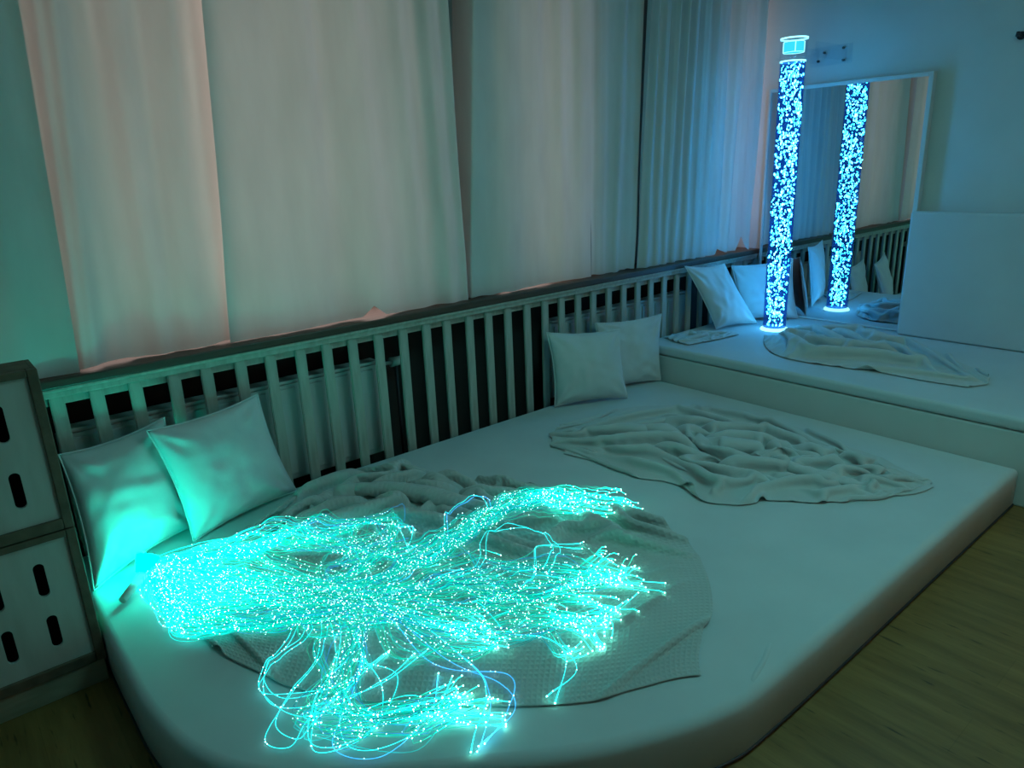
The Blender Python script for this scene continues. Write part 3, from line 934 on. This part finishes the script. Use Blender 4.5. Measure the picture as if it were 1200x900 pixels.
# wide waffle blanket under the glowing fibres
nx, ny = 141, 109
XY = coons([(.47, 2.20), (.54, 1.85), (.68, 1.58), (.88, 1.36), (1.15, 1.13), (1.46, 1.02)],
           [(1.46, 1.02), (1.78, 1.17), (1.98, 1.38), (2.07, 1.66), (2.05, 1.95)],
           [(.66, 2.70), (1.02, 2.84), (1.34, 2.93), (1.60, 2.80), (1.74, 2.46), (1.90, 2.25), (2.05, 1.95)],
           [(.47, 2.20), (.46, 2.42), (.52, 2.60), (.66, 2.70)], nx, ny)
U, V = np.meshgrid(np.linspace(0, 1, nx), np.linspace(0, 1, ny))
su = 1.01 + .45 * bump2(U, V, .50, .88, .35, .22) + .3 * bump2(U, V, .85, .75, .18, .2)
sv = 1.01 + 1.5 * bump2(U, V, .50, .85, .34, .2) + .55 * bump2(U, V, .85, .75, .15, .2)
P2 = drape(XY, su, sv, BED_Z, seed=31, maxh=.08, seed_amp=.006, grav=.0010)
blanket('wide waffle weave blanket spread under the glowing fibre strands', P2, cloth_uv(XY, su, sv), 'waffle')

# throw on the step
nx, ny = 105, 57
XY = coons([(4.30, 2.52), (3.98, 2.28), (3.90, 2.05), (3.95, 1.74), (3.96, 1.40), (3.99, 1.20)],
           [(3.99, 1.20), (4.10, 1.13), (4.25, 1.20)],
           [(4.53, 2.42), (4.68, 2.36), (4.78, 2.20), (4.72, 1.90), (4.62, 1.60), (4.25, 1.20)],
           [(4.30, 2.52), (4.42, 2.49), (4.53, 2.42)], nx, ny)
U, V = np.meshgrid(np.linspace(0, 1, nx), np.linspace(0, 1, ny))
su = 1.02 + .30 * bump2(U, V, .4, .5, .3, .4)
sv = 1.02 + 1.0 * bump2(U, V, .35, .5, .35, .35) + .18 * bump2(U, V, .85, .5, .2, .6)
P3 = drape(XY, su, sv, STEP_Z, seed=41, maxh=.09, grav=.0006)
blanket('rumpled white throw lying on the step before the bubble tube', P3, cloth_uv(XY, su, sv), 'blanket')

# folded throw at the corner of the step
nx, ny = 61, 45
XY = coons([(3.78, 2.76), (4.02, 2.71), (4.22, 2.68)], [(4.22, 2.68), (4.25, 2.73), (4.22, 2.80)],
           [(3.84, 3.0), (4.02, 2.97), (4.22, 2.80)], [(3.78, 2.76), (3.80, 2.9), (3.84, 3.0)], nx, ny)
U, V = np.meshgrid(np.linspace(0, 1, nx), np.linspace(0, 1, ny))
su = 1.04 + .25 * bump2(U, V, .5, .5, .4, .4)
sv = 1.08 + .75 * bump2(U, V, .5, .5, .5, .4)
P4 = drape(XY, su, sv, STEP_Z + .002, seed=51, maxh=.05, levels=((2, 80), (1, 30)), grav=.0006)
blanket('folded white throw on the step left of the leaning cushion', P4, cloth_uv(XY, su, sv), 'blanket', thick=.006)

# ------------------------------------------------------------------ fibre optic light bundle
hx = np.arange(0.2, 2.4, .02)
hy = np.arange(0.8, 3.1, .02)
HM = np.full((len(hy), len(hx)), BED_Z)
ii = ((P2[..., 0] - .2) / .02).round().astype(int).clip(0, len(hx) - 1)
jj = ((P2[..., 1] - .8) / .02).round().astype(int).clip(0, len(hy) - 1)
np.maximum.at(HM, (jj.ravel(), ii.ravel()), P2[..., 2].ravel())
for _ in range(2):
    pad_ = np.pad(HM, 1, mode='edge')
    HM = np.maximum(HM, (sum(pad_[a:a + HM.shape[0], b:b + HM.shape[1]] for a in range(3) for b in range(3)) / 9))
def hgt(x, y):
    i = ((x - .2) / .02).clip(0, len(hx) - 1.001)
    j = ((y - .8) / .02).clip(0, len(hy) - 1.001)
    i0, j0 = i.astype(int), j.astype(int)
    fi, fj = i - i0, j - j0
    return (HM[j0, i0] * (1 - fi) + HM[j0, i0 + 1] * fi) * (1 - fj) + (HM[j0 + 1, i0] * (1 - fi) + HM[j0 + 1, i0 + 1] * fi) * fj

HEAD = (.435, 2.665)
ROUTES = [   # centre line, spread along it, share of strands
    ([HEAD, (.60, 2.60), (.84, 2.56), (1.10, 2.42), (1.21, 2.28), (1.12, 2.14), (1.30, 2.04), (1.55, 2.05), (1.80, 2.03), (1.96, 1.80)], [.012, .05, .06, .08, .09, .08, .05, .045, .07, .10], 62),
    ([HEAD, (.44, 2.42), (.47, 2.16), (.66, 2.04), (.92, 2.00), (1.21, 2.02), (1.50, 2.08), (1.76, 2.07), (1.95, 1.82)], [.012, .03, .04, .04, .04, .035, .045, .07, .10], 95),
    ([HEAD, (.56, 2.46), (.79, 2.24), (.92, 2.02), (1.15, 1.84), (1.36, 1.64), (1.52, 1.49), (1.66, 1.37)], [.012, .06, .09, .08, .10, .09, .07, .09], 90),
    ([HEAD, (.47, 2.46), (.66, 2.24), (.90, 2.08), (.90, 1.86), (.74, 1.70), (.63, 1.55), (.70, 1.42), (.86, 1.33), (1.00, 1.26)], [.012, .05, .06, .05, .06, .07, .06, .06, .07, .08], 78),
    ([HEAD, (.70, 2.46), (.92, 2.02), (.98, 1.70), (1.16, 1.52), (1.34, 1.36), (1.38, 1.18)], [.012, .06, .07, .07, .08, .07, .08], 70),
    ([HEAD, (.62, 2.62), (.88, 2.52), (1.12, 2.36), (1.06, 2.18), (.86, 2.14), (.80, 1.98), (.98, 1.82), (1.12, 1.60), (1.20, 1.42)], [.012, .05, .06, .09, .08, .07, .06, .08, .08, .08], 52),
    ([HEAD, (.46, 2.46), (.56, 2.18), (.82, 2.02), (1.02, 1.90), (1.28, 1.80), (1.52, 1.62), (1.68, 1.45)], [.012, .04, .05, .05, .06, .09, .09, .08], 52),
]
LOOSE = [   # single strands that curl out of the bundle
    [HEAD, (.47, 2.46), (.70, 2.12), (.72, 1.95), (.60, 1.88), (.51, 1.80), (.55, 1.70), (.70, 1.64), (.85, 1.66)],
    [HEAD, (.50, 2.40), (.74, 2.10), (.66, 1.92), (.54, 1.86), (.50, 1.74), (.58, 1.62), (.76, 1.58), (.92, 1.62)],
    [HEAD, (.50, 2.40), (.78, 2.08), (.70, 1.80), (.56, 1.70), (.47, 1.60), (.49, 1.53), (.56, 1.56), (.66, 1.60)],
    [HEAD, (.52, 2.42), (.80, 2.06), (.74, 1.76), (.60, 1.62), (.52, 1.50), (.58, 1.43), (.70, 1.44), (.80, 1.56), (.78, 1.70)],
    [HEAD, (.52, 2.42), (.82, 2.08), (.80, 1.72), (.66, 1.56), (.56, 1.45), (.66, 1.36), (.80, 1.38), (.90, 1.46)],
    [HEAD, (.40, 2.55), (.37, 2.40), (.40, 2.30), (.47, 2.24), (.60, 2.14)],
    [HEAD, (.66, 2.60), (1.0, 2.46), (1.2, 2.38), (1.28, 2.24), (1.20, 2.14)],
    [HEAD, (.66, 2.62), (1.0, 2.50), (1.16, 2.44), (1.30, 2.30), (1.27, 2.20)],
    [HEAD, (.66, 2.40), (1.0, 2.0), (1.3, 2.02), (1.46, 2.20), (1.62, 2.22), (1.58, 2.06)],
    [HEAD, (.60, 2.40), (.95, 2.0), (1.3, 1.86), (1.45, 1.98), (1.62, 1.92), (1.62, 1.74), (1.50, 1.68)],
    [HEAD, (.60, 2.40), (.95, 1.98), (1.2, 1.66), (1.42, 1.66), (1.56, 1.78), (1.70, 1.70)],
    [HEAD, (.60, 2.40), (.95, 1.98), (1.0, 1.5), (.96, 1.32), (.86, 1.22), (.78, 1.19)],
    [HEAD, (.60, 2.40), (.93, 1.98), (.95, 1.55), (1.02, 1.34), (.97, 1.24), (.84, 1.20)],
    [HEAD, (.62, 2.40), (.95, 1.98), (1.1, 1.6), (1.24, 1.40), (1.20, 1.26), (1.08, 1.18)],
]
fr = np.random.default_rng(17)
VEC = {'teal': np.array([.0, .95, .66]), 'cyan': np.array([.01, .85, .85]), 'blue': np.array([.03, .40, .95]), 'green': np.array([.04, .95, .52]), 'white': np.array([.75, 1.0, .97])}

dots = []
def strand(path, rad, hue, bright, tip, parts):
    """sweep a three-sided fibre along path and colour it with sparkling nicks"""
    n = len(path)
    d = np.gradient(path, axis=0)
    d /= np.linalg.norm(d, axis=1)[:, None] + 1e-9
    s = np.cross(d, [0, 0, 1.0])
    s /= np.linalg.norm(s, axis=1)[:, None] + 1e-9
    up = np.cross(s, d)
    taper = np.ones(n)
    ring = [path + rad * taper[:, None] * (s * math.cos(a) + up * math.sin(a)) for a in (math.pi / 2, math.pi * 7 / 6, math.pi * 11 / 6)]
    Vv = np.stack(ring, 1).reshape(-1, 3)
    i = np.arange(n - 1)[:, None] * 3
    k = np.arange(3)[None]
    Ff = np.stack([i + k, i + (k + 1) % 3, i + 3 + (k + 1) % 3, i + 3 + k], -1).reshape(-1, 4)
    g = np.full(n, bright)
    g *= 0.75 + 0.5 * fr.random(n)
    tt = np.linspace(0, 1, n)
    col = hue[None] * g[:, None]
    near = np.exp(-(tt / .20) ** 2)[:, None]
    col = col * (1 + .6 * near) + 0.55 * near * VEC['teal']
    e = np.exp(-((1 - tt) / .03) ** 2)[:, None]
    col = col * (1 + tip * e) + e * tip * .35 * VEC['teal']
    parts.append((Vv, Ff, np.repeat(col, 3, axis=0)))
    # nicks in the cladding that sparkle, and the bright cut end
    m = int(n * .15)
    at = fr.integers(3, n, m)
    for j in at:
        dots.append((path[j] + fr.normal(0, .0006, 3) + [0, 0, rad], fr.uniform(.0010, .0018), (VEC['white'] * .6 + hue * .5) * fr.uniform(.8, 4.5)))
    dots.append((path[-1], .0026, (VEC['white'] * .35 + VEC['teal'] * .9) * 4.0))

def strands_obj(name, parts):
    off, Vs, Fs, Cs = 0, [], [], []
    for v, f, c in parts:
        Vs.append(v); Fs.append(f + off); Cs.append(c); off += len(v)
    o = mesh_obj(name, np.vstack(Vs), np.vstack(Fs), 'fibre')
    glow_colors(o.data, np.vstack(Cs))
    return o

def lay(ctrl, n, lift):
    p = catmull(ctrl, n)
    m = len(p)
    z = hgt(p[:, 0], p[:, 1]) + .007 + lift
    k = 9
    zp = np.pad(z, k, mode='edge')
    z = np.maximum(z, np.convolve(zp, np.ones(2 * k + 1) / (2 * k + 1), 'valid'))
    return np.c_[p, z]

fib = tag(empty('fibre_optic_bundle', (.39, 2.80, BED_Z)), 'big tangle of glowing teal fibre optic strands spread over the blanket', 'fibre lights')
parts = []
for (ctrl, spread, count) in ROUTES:
    C = np.array(ctrl, float)
    S = np.array(spread)[:, None]
    # strands run in sub-bundles that end close together
    nb = max(3, count // 11)
    sub = fr.normal(0, 1, (nb, len(C), 2)) * .95
    stop = fr.uniform(.90, 1.0, nb)
    for k in range(count):
        b = k % nb
        c = C + S * np.clip(sub[b] + fr.normal(0, .28, C.shape), -2.0, 2.0)
        c[0] = C[0] + fr.normal(0, .012, 2)
        n = 110
        p = lay(c, n, 0)
        L = stop[b] * fr.uniform(.97, 1.0) if fr.random() < .75 else fr.uniform(.6, 1)
        p = p[:max(20, int(n * L))]
        t = np.linspace(0, 1, len(p))
        p[:, 2] += np.abs(fr.normal(0, .012)) * np.sin(math.pi * t) ** .5 + .004 * np.abs(noise1(t * 9 + k * 1.7, 5)) + np.exp(-(t / .1) ** 2) * fr.uniform(.015, .055)
        if fr.random() < .35:
            p[:, 2] += fr.uniform(.0, .05) * np.exp(-((t - 1) / .12) ** 2)
        r = fr.random()
        hue = VEC['teal'] if r < .42 else VEC['cyan'] if r < .76 else VEC['blue'] if r < .90 else VEC['green']
        strand(p, .00075, hue * fr.uniform(.25, 1.1), .27, 3.0, parts)
def sparkle_obj(name, dots):
    o8 = np.array([(1, 0, 0), (-1, 0, 0), (0, 1, 0), (0, -1, 0), (0, 0, 1), (0, 0, -1)], float)
    f8 = np.array([(0, 2, 4), (2, 1, 4), (1, 3, 4), (3, 0, 4), (2, 0, 5), (1, 2, 5), (3, 1, 5), (0, 3, 5)])
    c = np.array([d[0] for d in dots]); r = np.array([d[1] for d in dots]); k = np.array([d[2] for d in dots])
    V = (c[:, None] + o8[None] * r[:, None, None]).reshape(-1, 3)
    F = (f8[None] + 6 * np.arange(len(dots))[:, None, None]).reshape(-1, 3)
    o = mesh_obj(name, V, F, 'fibre')
    glow_colors(o.data, np.repeat(k, 6, axis=0))
    return o
so = adopt(strands_obj('strands', parts), fib)
so['kind'] = 'stuff'
for c in LOOSE:
    for rep in range(2):
        cc = np.array(c, float)
        cc[1:] += fr.normal(0, .013, cc[1:].shape)
        p = lay(cc, 150, .002)
        t = np.linspace(0, 1, len(p))
        p[:, 2] += .008 * np.abs(noise1(t * 3, int(fr.integers(99)))) + np.exp(-(t / .1) ** 2) * .05
        pp = []
        hue = VEC['cyan'] if fr.random() < .8 else VEC['blue']
        strand(p, .0007, hue, .8, 2.0, pp)
        adopt(strands_obj('loose_strand', pp), fib)
sk = adopt(sparkle_obj('sparkling_nicks', dots), fib)
sk['kind'] = 'stuff'
# head of the bundle: sleeve that gathers the strands by the cushion
adopt(cyl('sleeve', (.315, 2.545, .208), (.408, 2.632, .236), .013, .019, 'piping', n=20), fib)
adopt(cyl('light_head', (.408, 2.632, .238), (.440, 2.662, .282), .026, .040, 'fibre_head', n=20), fib)

# ------------------------------------------------------------------ added ceiling fill light, unseen above the frame
lamp = tag(empty('added_ceiling_fill', (2.4, 0.5, ZC)), 'large round cyan fill light added on the ceiling over the mattress', 'fill light')
adopt(cyl('housing', (2.4, 0.5, ZC - .05), (2.4, 0.5, ZC), .62, .60, 'frame', n=48), lamp)
adopt(cyl('diffuser', (2.4, 0.5, ZC - .075), (2.4, 0.5, ZC - .05), .56, .60, 'lamp', n=48), lamp)

# unseen warm fill light added behind the viewer
wl = tag(empty('added_warm_fill', (3.3, YN, 1.7)), 'small warm fill light added on the wall behind the viewer', 'wall lamp')
adopt(cyl('back_plate', (3.3, YN, 1.7), (3.3, YN + .02, 1.7), .07, .07, 'chrome', n=24), wl)
adopt(cyl('arm', (3.3, YN + .02, 1.7), (3.3, YN + .10, 1.7), .012, .012, 'chrome', n=12), wl)
adopt(cyl('shade', (3.3, YN + .14, 1.58), (3.3, YN + .14, 1.82), .11, .07, 'added_warm_fill', n=32), wl)
